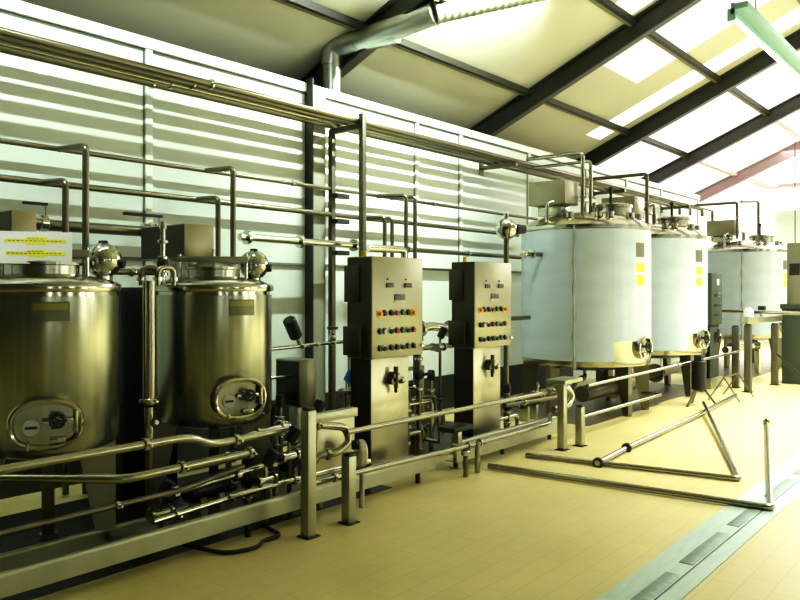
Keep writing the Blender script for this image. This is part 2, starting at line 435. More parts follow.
# ------------------------------------------------------------------ small polished tanks on the left
def tank_leg(ang, r, ztop, w, mname=STEEL):
    """flat tapering fin leg standing radially"""
    c, s_ = math.cos(ang), math.sin(ang)
    M = Matrix.Translation((c*r, s_*r, 0)) @ Matrix.Rotation(ang, 4, 'Z')
    mb = MB()
    pts = ((-w*1.15, ztop), (.05, ztop), (.05, .03), (-.05, .03))
    for y0, y1 in ((-.035, .035),):
        a = [mb.bm.verts.new(M @ Vector((x, y0, z))) for x, z in pts]
        b = [mb.bm.verts.new(M @ Vector((x, y1, z))) for x, z in pts]
        mb.bm.faces.new(a); mb.bm.faces.new(b[::-1])
        for i in range(4): mb.bm.faces.new((a[i], b[i], b[(i+1) % 4], a[(i+1) % 4]))
    mb.cyl(M @ Vector((0, 0, 0)), M @ Vector((0, 0, .03)), .055, 14)
    return mb

def oval(mb, M, a, b, r, depth, seg=36):
    """stadium/oval ring tube"""
    rg = []
    for i in range(seg):
        t = 2*PI*i/seg
        cx_, cy_ = a*math.copysign(abs(math.cos(t))**.8, math.cos(t)), b*math.copysign(abs(math.sin(t))**.8, math.sin(t))
        nrm = Vector((math.cos(t)/a, math.sin(t)/b, 0)).normalized()
        ring = []
        for j in range(8):
            u = 2*PI*j/8
            ring.append(mb.bm.verts.new(M @ (Vector((cx_, cy_, depth))+nrm*r*math.cos(u)+Vector((0, 0, r*math.sin(u))))))
        rg.append(ring)
    for i in range(seg):
        for j in range(8):
            mb.bm.faces.new((rg[i][j], rg[(i+1) % seg][j], rg[(i+1) % seg][(j+1) % 8], rg[i][(j+1) % 8]))
    return mb
def oval_disc(mb, M, a, b, z0, z1, seg=36):
    pts = [(a*math.copysign(abs(math.cos(2*PI*i/seg))**.8, math.cos(2*PI*i/seg)), b*math.copysign(abs(math.sin(2*PI*i/seg))**.8, math.sin(2*PI*i/seg))) for i in range(seg)]
    return mb.prism(pts, z0, z1, M)
def face_frame(ang, r, z, roll=0.):
    """local x = right as seen from outside, y = up, z = outward"""
    n_ = Vector((math.cos(ang), math.sin(ang), 0)); rt = Vector((-math.sin(ang), math.cos(ang), 0)); up = Vector((0, 0, 1))
    M = Matrix(((rt.x, up.x, n_.x, n_.x*r), (rt.y, up.y, n_.y, n_.y*r), (0, 1, 0, z), (0, 0, 0, 1)))
    return M @ Matrix.Rotation(roll, 4, 'Z')
def curved_patch(r, a0, a1, z0, z1, th=.004, seg=10):
    mb = MB()
    mb.lathe([(r, z0), (r+th, z0), (r+th, z1), (r, z1), (r, z0)], seg, None, a0, a1)
    return mb

def manway(parent, ang, r, z, a, b, sink=.0):
    M = face_frame(ang, r, z)
    fr = MB(); oval(fr, M, a, b, .016, .045); 
    pts_o = [(a*1.0*math.copysign(abs(math.cos(2*PI*i/36))**.8, math.cos(2*PI*i/36)), b*math.copysign(abs(math.sin(2*PI*i/36))**.8, math.sin(2*PI*i/36))) for i in range(36)]
    v0 = [fr.bm.verts.new(M @ Vector((x*1.02, y*1.02, -.06))) for x, y in pts_o]; v1 = [fr.bm.verts.new(M @ Vector((x*1.02, y*1.02, .045))) for x, y in pts_o]
    for i in range(36): fr.bm.faces.new((v0[i], v0[(i+1) % 36], v1[(i+1) % 36], v1[i]))
    f = fr.build('manway_frame', SHINE, parent)
    d = oval_disc(MB(), M, a*.90, b*.90, .0, .022).build('manway_door', TANKST, parent)
    return M, f, d

def small_tank(name, label, loc, man_ang, plate_ang, leg_angs, bar_ang, bx1):
    t = thing(name, label, 'tank', loc)
    r = .42
    prof = [(0, .60), (.20, .62), (.34, .655), (.40, .685), (r, .73), (r, 1.555), (r, 1.565)]
    MB().lathe(prof, 72).build('shell', TANKST, t)
    MB().lathe([(r-.012, 1.565), (r-.012, 1.588), (r+.010, 1.592), (r+.016, 1.61), (r+.010, 1.635), (r-.02, 1.65), (r-.10, 1.675), (.20, 1.695), (0, 1.70)], 72).build('rim', SHINE, t)
    MB().lathe([(.19, 1.67), (.19, 1.745), (.205, 1.75), (.205, 1.765), (.185, 1.77), (.10, 1.80), (0, 1.81)], 48).build('lid', STEEL, t)
    # clamp bar across the lid with end posts
    M = Matrix.Rotation(bar_ang, 4, 'Z')
    mb = MB(); mb.box(-.25, .25, -.035, -.005, 1.80, 1.845, .004, M)
    bar = mb.build('lid_clamp_bar', PANELM, t)
    for sx in (-.235, .235):
        MB().cyl(M @ Vector((sx, -.02, 1.67)), M @ Vector((sx, -.02, 1.86)), .013, 10).build('bar_post', SHINE, bar)
    k = MB(); k.cyl(M @ Vector((0, -.02, 1.80)), M @ Vector((0, -.02, 1.90)), .012, 10)
    k.build('clamp_screw', SHINE, bar)
    # motor cover standing at the back of the lid on a stub
    mc = boxo(-.12, bx1, .18, .76, 1.83, 2.09, .006).build('motor_cover', BOXM, t)
    boxo(-.124, -.12, .19, .75, 1.84, 2.08).build('cover_side', SIDED, mc)  # dark sheet painting the shade on the cover's unlit side
    mb = boxo(-.10, bx1-.02, .16, .40, 1.685, 1.83, .004); mb.build('motor_stand', STEEL, t)
    # sight lamp: glass ball with black cap and side collar
    b = Vector((.36, -.02, 1.79)) if name != 'x' else None
    s1 = MB().sphere(b, .115, 24, (1, 1, .98))
    lamp = s1.build('sight_lamp', GLASSY, t)
    MB().cyl(b+Vector((0, 0, .09)), b+Vector((0, 0, .125)), .035, 16, .028, .004).build('lamp_cap', BLACK, lamp)
    MB().cyl(b+Vector((0, 0, -.18)), b+Vector((0, 0, -.08)), .05, 16).build('lamp_neck', SHINE, lamp)
    MB().torus(b, (.637, -.77, 0), .104, .014, 28).build('lamp_collar', STEEL, lamp)
    MB().cyl(b+Vector((.06, -.073, -.02)), b+Vector((.085, -.104, -.02)), .035, 16, .03).build('lamp_cable_gland', DARK, lamp)
    for a, lr in leg_angs: tank_leg(a, lr, .72, .16).build('leg', PANELM, t)
    # side manway
    M, f, d = manway(t, man_ang, r, .862, .178, .128)
    MB().cyl(M @ Vector((-.075, -.015, .022)), M @ Vector((-.075, -.015, .034)), .045, 24).build('round_label', LIGHTLBL, d)
    boxo(-.105, -.045, -.022, -.008, .034, .037, M=M).build('label_bar', DARK, d)
    h = MB(); h.cyl(M @ Vector((.055, .02, .022)), M @ Vector((.055, .02, .085)), .013, 10)
    h.torus(M @ Vector((.055, .02, .08)), M.to_3x3() @ Vector((0, 0, 1)), .034, .009, 18)
    for k in range(3):
        a = k*2*PI/3
        h.cyl(M @ Vector((.055, .02, .08)), M @ Vector((.055+.05*math.cos(a), .02+.05*math.sin(a), .08)), .007, 8)
    h.build('hand_wheel', DARK, d)
    a_ = MB(); a_.box(-.02, .15, .005, .03, .036, .05, .003, M); a_.build('swing_arm', SHINE, d)
    hg = MB(); hg.cyl(M @ Vector((.15, -.05, .05)), M @ Vector((.15, .07, .05)), .014, 12); hg.build('hinge', SHINE, f)
    b2 = MB(); b2.box(.02, .10, -.105, -.075, .022, .05, .006, M); b2.build('latch', SHINE, f)
    boxo(-.10, -.085, -.135, -.095, .03, .07, .004, M).build('catch', SHINE, f)
    # nameplate
    p = curved_patch(r, plate_ang-.235, plate_ang+.235, 1.425, 1.535).build('nameplate', PLATE, t)
    curved_patch(r+.004, plate_ang-.21, plate_ang+.21, 1.49, 1.525, .001).build('plate_band', PLATEY, p)
    return t
T1 = small_tank('steel_tank', 'polished steel tank at left edge with a printed notice on top', (2.17, 4.57, 0), R(-115), R(-112), [(R(-27), .345), (R(150), .38), (R(62), .36)], R(-33), .03)
T2 = small_tank('steel_tank', 'polished steel tank between the left-edge tank and the first control panel', (3.405, 4.585, 0), R(-104), R(-99), [(R(-37), .36), (R(146), .42), (R(53), .36)], R(-37), .14)

# notice leaning on the left tank lid
sg = thing('notice_sheet', 'white sheet with two yellow highlighted text lines on top of the left tank', 'sign', (2.035, 4.425, 1.752), R(-28))
Ms = Matrix.Rotation(R(-40), 4, 'X')
boxo(-.20, .20, -.0015, .0015, 0, .255, M=Ms).build('sheet', WHITEP, sg)
for zc, rows in ((.178, ((-.165, .165, .030), (-.05, .06, .066))), (.078, ((-.15, .165, .030), (-.03, .055, .058)))):
    mb = MB()
    for k, (x0, x1, h) in enumerate(rows): mb.box(x0, x1, -.0026-.0003*k, -.0015, zc-h/2, zc+h/2, M=Ms)
    mb.build('highlighted_line', YEL, sg)
    mb = MB()
    for k in range(13):
        x0 = -.145+k*.0225
        mb.box(x0, x0+.015, -.0034, -.0015, zc-.004, zc+.004, M=Ms)
    for k in range(4):
        x0 = -.042+k*.022
        mb.box(x0, x0+.016, -.0034, -.0015, zc+.013, zc+.018, M=Ms)
    mb.build('printed_words', OLIVET, sg)

struct(boxo(-6, 5.5, WY-.05, WY-.02, 0, .45), 'baseboard_left', DARK)  # dark strip painting the shade low on the wall
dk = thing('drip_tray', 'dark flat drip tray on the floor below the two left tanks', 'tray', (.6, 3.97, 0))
boxo(0, 4.1, .0, .37, 0, .004).build('tray', DARK, dk); boxo(0, 4.1, .50, 1.60, 0, .004).build('rear_deck', DARK, dk)  # thin dark sheets painting the floor shade under the left tanks
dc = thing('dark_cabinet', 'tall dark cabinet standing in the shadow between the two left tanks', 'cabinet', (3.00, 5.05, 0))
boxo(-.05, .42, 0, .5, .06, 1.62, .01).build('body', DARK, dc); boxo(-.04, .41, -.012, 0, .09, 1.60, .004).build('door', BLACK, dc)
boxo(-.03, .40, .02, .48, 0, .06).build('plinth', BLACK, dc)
# things round the small tanks
sp = thing('spray_valve', 'upright chrome spray valve standing on the left side of the second tank', 'valve', (2.985, 4.585, 1.66))
MB().cyl((0,0,-.02), (0,0,.36), .018, 12).build('stem', SHINE, sp)
for z in (.05, .16, .27): MB().cyl((0,0,z-.012), (0,0,z+.012), .036, 16, bev=.004).build('clamp', SHINE, sp)
MB().sphere((0,0,.12), .04, 14, (1,1,1.2)).build('valve_body', DARK, sp)
MB().cyl((0,0,.36), (0,0,.41), .028, 14, .018).build('nozzle_cap', SHINE, sp)
lv = thing('butterfly_valve', 'black lever valve on the thick wall pipe beside the left motor cover', 'valve', (2.74, 5.82, 2.115))
MB().cyl((-.03,0,0), (.03,0,0), .065, 18, bev=.005).build('valve_body', SHINE, lv)
MB().cyl((0,-.03,.05), (0,-.03,.14), .012, 8).build('stem', SHINE, lv)
boxo(-.16, .02, -.05, -.01, .13, .15, .004).build('lever', BLACK, lv)
lv = thing('butterfly_valve', 'black lever valve on the thick wall pipe left of the second motor cover', 'valve', (3.62, 5.82, 2.105))
MB().cyl((-.03,0,0), (.03,0,0), .065, 18, bev=.005).build('valve_body', SHINE, lv)
MB().cyl((.12,-.03,.045), (.12,-.03,.14), .012, 8).build('stem', SHINE, lv)
boxo(-.22, .14, -.05, -.01, .12, .145, .004).build('lever', BLACK, lv)

pipe_run('vertical_pipe', 'fat vertical pipe standing in the gap between the two left tanks', [(2.765, 4.40, 1.66), (2.765, 4.40, .86)], .042, PIPE, clamps=((0, .97),), seg=20)
vp = thing('drain_valve', 'chrome drain valve under the fat vertical pipe between the left tanks', 'valve', (2.765, 4.40, .70))
MB().cyl((0,0,-.08), (0,0,.14), .03, 14).build('valve_body', SHINE, vp)
MB().tube([(0,0,-.06), (0,0,-.40), (0,0,-.68)], .024).build('drain_tube', PIPED, vp)
MB().cyl((0,-.09,.05), (0,.02,.05), .014, 10).build('spindle', SHINE, vp)
MB().torus((0,-.08,.05), (0,1,0), .03, .008, 16).build('hand_wheel', DARK, vp)
# valve cluster on the pipe tops between the tanks
for i, (x, y, lab) in enumerate(((2.86, 4.55, 'small looped chrome fitting just right of the left tank rim'), (2.93, 4.46, 'small chrome union beside the spray valve on the second tank'))):
    c = thing('pipe_fitting', lab, 'pipe fitting', (x, y, 1.66))
    MB().tube([(-.06,0,-.03), (-.06,0,.09), (.06,0,.09), (.06,0,-.03)], .018, .05).build('bend', PIPED if i == 0 else PIPE, c)
    MB().cyl((-.06,0,0), (-.06,0,.025), .03, 14).build('clamp', SHINE, c); MB().cyl((.06,0,0), (.06,0,.025), .03, 14).build('clamp', SHINE, c)
pipe_run('tank_link_pipe', 'dark pipe bridging the tops of the two left tanks', [(2.60, 4.60, 1.66), (2.60, 4.60, 1.72), (3.0, 4.62, 1.72), (3.0, 4.62, 1.62)], .02, PIPED, clamps=((1, .4),))

# ------------------------------------------------------------------ control panels
def control_panel(label, loc, w=.67, far=False):
    PM = FARP if far else PANELM
    t = thing('control_panel', label, 'control panel', loc)
    D = .275
    boxo(0, w, 0, D, 1.035, 1.875, .008).build('cabinet', PM, t)
    boxo(-.006, .0, .006, D-.006, 1.045, 1.868).build('side_plate', FARP if far else PANELD, t)  # added sheet, shade of the cabinet's unlit side put into its colour
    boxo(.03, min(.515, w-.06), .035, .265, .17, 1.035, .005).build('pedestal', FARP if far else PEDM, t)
    boxo(.022, .03, .04, .26, .175, 1.03).build('pedestal_side', DARK, t)  # dark sheet painting the pedestal's unlit side
    boxo(.0, .56, .01, .28, .0, .17, .004).build('base_frame', CHAN, t)
    if not far:
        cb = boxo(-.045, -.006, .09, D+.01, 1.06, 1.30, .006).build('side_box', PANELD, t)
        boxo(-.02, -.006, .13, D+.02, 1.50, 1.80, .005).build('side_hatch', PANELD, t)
    MB().cyl((.12, .2, 1.872), (.12, .2, 1.93), .02, 12).build('cable_gland', YORANGE if not far else DARK, t)
    # dials, nameplate and the three rows of buttons
    for x in (() if far else (.22, .46)):
        d = boxo(x-.045, x+.045, -.012, .002, 1.62, 1.66, .003).build('display', DISP, t)
        MB().cyl((x-.03, -.002, 1.69), (x-.03, -.008, 1.69), .008, 8).build('pilot_lamp', DARK, d)
    boxo(.28, .42, -.006, .002, 1.515, 1.565, .002).build('nameplate', DISP, t)
    boxo(.28, .42, -.007, .002, 1.495, 1.507).build('name_strip', LIGHTLBL, t)
    xs = (.09, .15, .235, .31, .385, .46, .535)
    if far:
        xs = ()
        boxo(.26, .36, -.008, .002, 1.68, 1.78, .002).build('label_plate', LIGHTLBL, t)
        for z in (1.18, 1.34, 1.50): boxo(.12, .46, -.008, .002, z, z+.03, .002).build('slot', BLACK, t)
        for z in (1.2, 1.36, 1.5): boxo(-.012, -.006, .05, .20, z, z+.03).build('side_slot', BLACK, t)
        boxo(-.012, -.006, .08, .16, 1.66, 1.76).build('side_label', LIGHTLBL, t)
    colr = ((None, DARK, BLACK, RED, GREEN, BLACK, None), (BLACK, LIGHTLBL, BLACK, RED, GREEN, BLACK, RED), (BLACK, BLACK, BLACK, BLACK, BLACK, GREEN, BLACK))
    for r_, z in enumerate((1.405, 1.255, 1.115)):
        for c, x in enumerate(xs):
            m = colr[r_][c]
            if m is None:
                es = MB().cyl((x, 0, z), (x, -.004, z), .034, 20).build('emergency_collar', YORANGE, t)
                MB().cyl((x, -.004, z), (x, -.03, z), .016, 16, .019).build('emergency_stop', ORANGE if c == 0 else ORANGE, es)
            else:
                MB().cyl((x, 0, z+.012), (x, -.008, z+.012), .021, 14).build('button_ring', LIGHTLBL if (r_+c) % 3 == 0 else DARK, t)
                MB().cyl((x, -.002, z), (x, -.022, z), .019, 14).build('push_button', m, t)
    # pressure regulator with gauge on the pedestal front
    g = MB(); g.cyl((.28, .036, .87), (.28, -.03, .87), .045, 18); g.cyl((.24, -.03, .84), (.24, .02, .84), .03, 14); g.cyl((.28, -.02, .78), (.28, -.02, .96), .02, 12)
    gv = g.build('pressure_regulator', PANELD, t)
    MB().cyl((.30, -.03, .87), (.30, -.045, .87), .022, 16).build('gauge_face', LIGHTLBL, gv)
    MB().cyl((.335, -.02, .84), (.37, -.02, .84), .03, 14).build('adjuster_knob', SHINE, gv)
    MB().cyl((.29, -.01, .74), (.29, -.01, .79), .014, 10).build('drain_plug', DARK, gv)
    boxo(w-.03, w+.012, -.012, .03, 1.10, 1.13, .003).build('door_latch', SHINE, t)
    return t
control_panel('steel control panel on pedestal in front of the dark wall column, nearest of the panels', (4.60, 4.10, 0))
control_panel('steel control panel on pedestal beside the first blue-wrapped tank', (6.085, 4.10, 0))
control_panel('dark green far control panel between the second and the far blue-wrapped tanks', (12.62, 3.93, 0), w=.54, far=True)
# far control panel at the right edge: stands on a dark pedestal
t = thing('control_panel', 'tall tan cabinet on a dark pedestal at the right photo edge', 'control panel', (14.2, 2.76, 0))
boxo(0, .6, 0, .42, 1.36, 2.40, .008).build('cabinet', PANELM, t)
boxo(.0, .5, -.02, .50, .0, 1.28, .006).build('pedestal', FARP, t)
boxo(-.04, .6, -.05, .52, 1.28, 1.36, .006).build('shelf', FARP, t)
boxo(-.012, .0, .22, .38, 1.85, 2.05, .003).build('hatch', DARK, t)
MB().cyl((-.03, .12, 1.50), (0, .12, 1.50), .03, 12).build('knob', ORANGE, t)

# ------------------------------------------------------------------ big tanks in blue protective film
def big_tank(label, loc, notch, man_ang, seam_ang, plate_ang):
    t = thing('blue_wrapped_tank', label, 'tank', loc)
    r = .85
    MB().lathe([(0, .52), (.45, .55), (.75, .60), (r-.01, .63), (r, .67), (r, 2.40)], 96).build('shell', STEEL, t)
    MB().lathe([(r, 2.38), (r+.012, 2.39), (r+.012, 2.43), (r-.01, 2.45), (r-.10, 2.52), (.5, 2.60), (.28, 2.635), (0, 2.64)], 96).build('dome', SHINE, t)
    a0, a1 = notch
    f = MB()
    f.lathe([(r, .70), (r+.006, .70), (r+.006, 2.37), (r, 2.37), (r, .70)], 80, None, a1, a0+2*PI)
    f.lathe([(r, .95), (r+.006, .95), (r+.006, 2.37), (r, 2.37), (r, .95)], 16, None, a0, a1)
    film = f.build('protective_film', FILM, t)
    # wrinkled lap seam of the film
    mb = MB(); prev = None
    for k in range(29):
        z = .60+k*1.82/28
        w = .018+.010*math.sin(k*1.3)+.006*random.random(); a = seam_ang+.006*math.sin(k*.8)
        ring = []
        for (da, dr) in ((-w, .007), (-w*.3, .022), (w*.3, .018), (w, .007)):
            ring.append(mb.bm.verts.new(((r+dr)*math.cos(a+da), (r+dr)*math.sin(a+da), z)))
        if prev:
            for i in range(3): mb.bm.faces.new((prev[i], prev[i+1], ring[i+1], ring[i]))
        prev = ring
    mb.build('film_seam', FILMD, film)
    for a in (-112, -62, 0, 62, 118, 172):
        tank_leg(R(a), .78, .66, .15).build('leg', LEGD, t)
    M, fr, d = manway(t, man_ang, r, .86, .15, .135)
    mb = MB(); mb.torus(M @ Vector((.0, .02, .075)), M.to_3x3() @ Vector((0, 0, 1)), .05, .012, 18); mb.cyl(M @ Vector((0, .02, .02)), M @ Vector((0, .02, .08)), .018, 10)
    mb.build('hand_wheel', DARK, d)
    mb = MB(); mb.box(-.06, .06, -.12, -.06, .022, .06, .006, M); mb.build('latch', SHINE, fr)
    curved_patch(r+.006, plate_ang-.105, plate_ang+.105, 2.02, 2.20).build('nameplate', PLATE, t)
    s = curved_patch(r+.006, plate_ang-.13, plate_ang+.13, 1.62, 1.98).build('notice', WHITEP, t)
    c = curved_patch(r+.010, plate_ang-.10, plate_ang+.10, 1.83, 1.95, .001); c.build('yellow_line', YEL, s)
    c = curved_patch(r+.010, plate_ang-.10, plate_ang+.10, 1.66, 1.79, .001); c.build('yellow_line', YEL, s)
    # motor cover, on stand, at the left of the dome
    boxo(-.48, -.10, .05, .60, 2.74, 3.06, .008).build('motor_cover', BOXM, t)
    boxo(-.40, -.16, .15, .50, 2.60, 2.74, .005).build('motor_stand', STEEL, t)
    # manhole lid and bolt-down, with black knob
    c = Vector((.22, -.30, 0))
    MB().lathe([(.24, 2.50), (.24, 2.70), (.26, 2.71), (.26, 2.74), (.2, 2.765), (0, 2.79)], 40, Matrix.Translation(c)).build('manhole', STEEL, t)
    ag = MB(); ag.cyl(c+Vector((-.02, .02, 2.78)), c+Vector((-.02, .02, 2.95)), .02, 10); ag.sphere(c+Vector((-.02, .02, 2.97)), .035, 12)
    ag.build('lid_knob', BLACK, t)
    mb = MB(); mb.box(-.02, .62, .14, .17, 2.84, 2.88, .004); mb.box(.58, .62, .12, .19, 2.56, 2.86, .004); mb.build('lid_arm', PANELM, t)
    MB().cyl((.48, -.10, 2.55), (.48, -.10, 2.80), .10, 18, .09).build('agitator_motor', BOXM, t)
    for a in (-170, -140, -128, -100, -75):
        MB().cyl((.70*math.cos(R(a)), .70*math.sin(R(a)), 2.53), (.70*math.cos(R(a)), .70*math.sin(R(a)), 2.60), .05, 14).build('nozzle', STEEL, t)
    ng = MB(); ng.tube([(-.76, .16, 2.48), (-.76, .16, 2.72), (-.70, .10, 2.75)], .022, .03); ng.build('vent_pipe', SHINE, t)
    return t
big_tank('first blue-wrapped tank, nearest and largest, beside the second control panel', (9.57, 4.65, 0), (R(-130), R(-62)), R(-97), R(-163), R(-101))
big_tank('second blue-wrapped tank, half hidden behind the first blue-wrapped one', (11.86, 4.65, 0), (R(-118), R(-70)), R(-98), R(-185), R(-103))
big_tank('far blue-wrapped tank behind the dark green far control panel', (17.0, 4.65, 0), (R(-118), R(-70)), R(-98), R(-166), R(-99))
# small valves at the first big tank's left side
pipe_run('tank_outlet', 'short dark outlet stub on the left side of the first blue-wrapped tank', [(8.74, 4.86, 2.06), (8.45, 4.96, 2.06)], .03, PIPED, flanges=((0, .5), (0, .95)))
st = thing('sight_lamp_stand', 'round steel sight lamp on a slim standpipe behind the second control panel', 'lamp', (7.50, 4.62, 0))
MB().cyl((0,0,0), (0,0,2.2), .032, 14).build('standpipe', PIPED, st)
MB().sphere((0,0,2.30), .125, 24).build('lamp_ball', GLASSY, st)
MB().torus((0,0,2.30), (.8,-.6,0), .122, .014, 26).build('lamp_collar', STEEL, st)
MB().cyl((0,0,2.41), (0,0,2.48), .03, 12).build('lamp_cap', SHINE, st)
MB().cyl((.10,-.07,2.30), (.19,-.13,2.30), .06, 16, .05).build('cable_gland', DARK, st)

# ------------------------------------------------------------------ skid frame on the floor
def channel(label, x0, x1, y, z0, z1, feet, depth=.09, fh=None):
    t = thing('skid_beam', label, 'beam', (x0, y, 0))
    mb = MB(); Lx = x1-x0
    mb.box(0, Lx, 0, .006, z0, z1); mb.box(0, Lx, .006, depth, z1-.008, z1); mb.box(0, Lx, .006, depth, z0, z0+.008)
    mb.build('channel', CHAN, t)
    for fxx in feet:
        MB().cyl((fxx-x0, depth/2, 0), (fxx-x0, depth/2, z0), .02, 12).build('foot', DARK, t)
    return t
channel('long front steel floor beam of the skid running from the left edge past the first control panel', .6, 5.15, 3.86, .095, .195, (1.6, 3.17, 4.95))
channel('rear steel floor beam of the skid under the left tanks', .6, 5.15, 4.36, .05, .12, (1.5, 3.0, 4.4))
channel('front floor beam beside the second control panel on short legs', 5.50, 7.45, 3.90, .07, .225, (5.58, 6.35, 7.3), .12)
for i, x in enumerate((2.45, 3.55)):
    b = boxo(x, x+.10, 3.955, 4.355, .06, .11, .004).build('cross_beam', CHAN)
    tag(b, ('flat cross beam between the skid beams under the gap of the left tanks', 'flat cross beam between the skid beams right of the second tank leg')[i], 'beam')
# posts
def post(label, x, y, h, arm=None, w=.037, m=None):
    t = thing('support_post', label, 'post', (x, y, 0))
    boxo(-w, w, -w, w, .008, h, .005).build('upright', m or CHAN, t)
    boxo(-w*1.5, w*1.5, -w*1.5, w*1.5, 0, .008).build('foot_plate', DARK, t)
    if arm: boxo(*arm, .004).build('arm', CHAN, t)
    boxo(-w*.8, w*.8, -w*.8, w*.8, h, h+.02, .004).build('end_cap', BLACK, t)
    return t
post('taller square steel post in front of the skid left of the first control panel', 3.42, 3.60, .82, (.037, .44, -.03, .03, .73, .79))
post('shorter square steel post directly in front of the first control panel', 3.80, 3.60, .46)
post('taller square post with flat plate in front of the first blue-wrapped tank', 6.90, 3.60, .66, (-.05, .34, -.06, .16, .66, .70))
post('shorter square post right of the tall post near the first blue-wrapped tank', 7.19, 3.55, .40)
# valve dial on shorter post
vd = thing('valve_dial', 'cream round dial with black cap beside the shorter post at the first panel', 'valve', (4.10, 3.80, .40))
MB().cyl((.0, .0, 0), (.05, -.031, 0), .10, 28, bev=.012).build('dial', CREAM, vd)
MB().cyl((.0, .0, 0), (-.10, .062, 0), .016, 10).build('spindle', SHINE, vd)
MB().cyl((-.03, -.01, .04), (-.03, -.01, .10), .03, 12).build('cap', BLACK, vd)
MB().cyl((.03,-.02,-.40), (.03,-.02,-.06), .02, 10).build('stand', CHAN, vd)
sp_ = thing('splash_plate', 'tan steel splash plate behind the U-bend pipe left of the first panel pedestal', 'plate', (3.86, 3.975, 0))
boxo(0, .40, 0, .012, .21, .70, .003).build('plate', PEDM, sp_)
boxo(.04, .08, .012, .05, 0, .55, .003).build('bracket', CHAN, sp_); boxo(.34, .38, .012, .05, 0, .55, .003).build('bracket', CHAN, sp_)
# U bends
pipe_run('u_bend_pipe', 'curved U-bend pipe between the two posts left of the first control panel', [(3.55, 3.78, .70), (3.93, 3.76, .62), (3.97, 3.75, .52), (3.84, 3.75, .45), (3.66, 3.80, .46), (3.66, 3.84, .04)], .028, PIPE, clamps=((0, .3), (3, .4)), bend=.09)
pipe_run('u_bend_pipe', 'curved U-bend pipe between the posts near the first blue-wrapped tank', [(6.95, 3.78, .58), (7.25, 3.72, .58), (7.33, 3.70, .50), (7.25, 3.70, .40), (6.95, 3.72, .39)], .030, SHINE, clamps=((0, .35), (3, .5)), bend=.09)

# ------------------------------------------------------------------ process pipes along the front
pipe_run('process_pipe', 'bright upper front pipe passing under the two left tanks', [(.6, 3.66, .77), (2.55, 3.66, .77), (2.77, 3.74, .68), (3.36, 3.74, .69)], .024, PIPE, clamps=((0, .86), (2, .3)), bend=.1)
pipe_run('process_pipe', 'middle front pipe with a bend under the left tanks', [(1.45, 4.50, .615), (2.23, 3.77, .575), (3.10, 3.77, .58)], .026, PIPE, clamps=((1, .4), (1, .97)), bend=.08)
pipe_run('process_pipe', 'thin low front pipe crossing the left tank legs', [(.6, 4.02, .36), (2.75, 4.02, .37), (3.25, 4.05, .42)], .018, PIPED, clamps=((0, .8),))
pipe_run('process_pipe', 'dull pipe just under the middle front pipe right of the second tank leg', [(2.75, 3.98, .50), (3.30, 4.0, .50), (3.30, 4.25, .50)], .018, PIPED)
pipe_run('process_pipe', 'pipe on the floor beam running from under the second tank to the first panel', [(2.55, 4.02, .22), (3.35, 4.02, .255), (4.4, 3.95, .27)], .022, SHINE, clamps=((0, .2), (0, .7), (1, .3)))
pipe_run('process_pipe', 'stubby pipe with wide flanges above the front beam under the second tank', [(2.70, 4.12, .33), (3.9, 4.10, .40)], .026, STEEL, flanges=((0, .05), (0, .45), (0, .7), (0, .95)))
pipe_run('front_rail_pipe', 'long bright rail pipe crossing in front of both control panels', [(3.86, 3.68, .605), (6.86, 3.68, .585)], .021, PIPE, clamps=((0, .97),))
pipe_run('front_rail_pipe', 'upper rail pipe in front of the blue-wrapped tanks', [(7.55, 3.64, .575), (13.0, 3.64, .60)], .019, PIPE, clamps=((0, .5),))
pipe_run('front_rail_pipe', 'lower rail pipe in front of the first blue-wrapped tank legs', [(7.50, 3.70, .235), (9.9, 3.72, .225), (9.9, 4.0, .225)], .021, PIPE)
pipe_run('front_rail_pipe', 'low rail pipe on the floor beam in front of the first control panel', [(3.55, 3.72, .30), (5.50, 3.72, .255)], .022, PIPE, clamps=((0, .12), (0, .96)))
pipe_run('front_rail_pipe', 'low bright rail pipe bending back below the second control panel', [(5.56, 3.72, .0), (5.56, 3.72, .255), (6.9, 3.74, .25), (7.3, 3.95, .27)], .024, PIPE, clamps=((1, .03),), bend=.06)
pipe_run('front_rail_pipe', 'short leg of pipe standing between the two floor beams', [(5.38, 3.72, .0), (5.38, 3.72, .22)], .022, PIPED, flanges=((0, .93),))
pipe_run('front_rail_pipe', 'thin grey pipe behind the bright rail near the second panel', [(6.55, 4.05, .44), (7.7, 4.0, .42)], .022, PIPED, clamps=((0, .3),))
bl = boxo(-.16, .16, -.10, .10, 0, .05, .02).build('pipe_cover', BLACK); bl.location = (5.60, 3.98, .335)
tag(bl, 'black flat rubber cover on the floor beam left of the second panel pedestal', 'cover')
bs = thing('cover_stand', 'short dark stand under the black rubber cover between the panels', 'stand', (5.60, 3.96, 0))
boxo(-.03, .03, -.03, .03, 0, .33, .004).build('upright', CHAN, bs); boxo(-.05, .05, -.05, .05, 0, .01).build('foot', CHAN, bs)

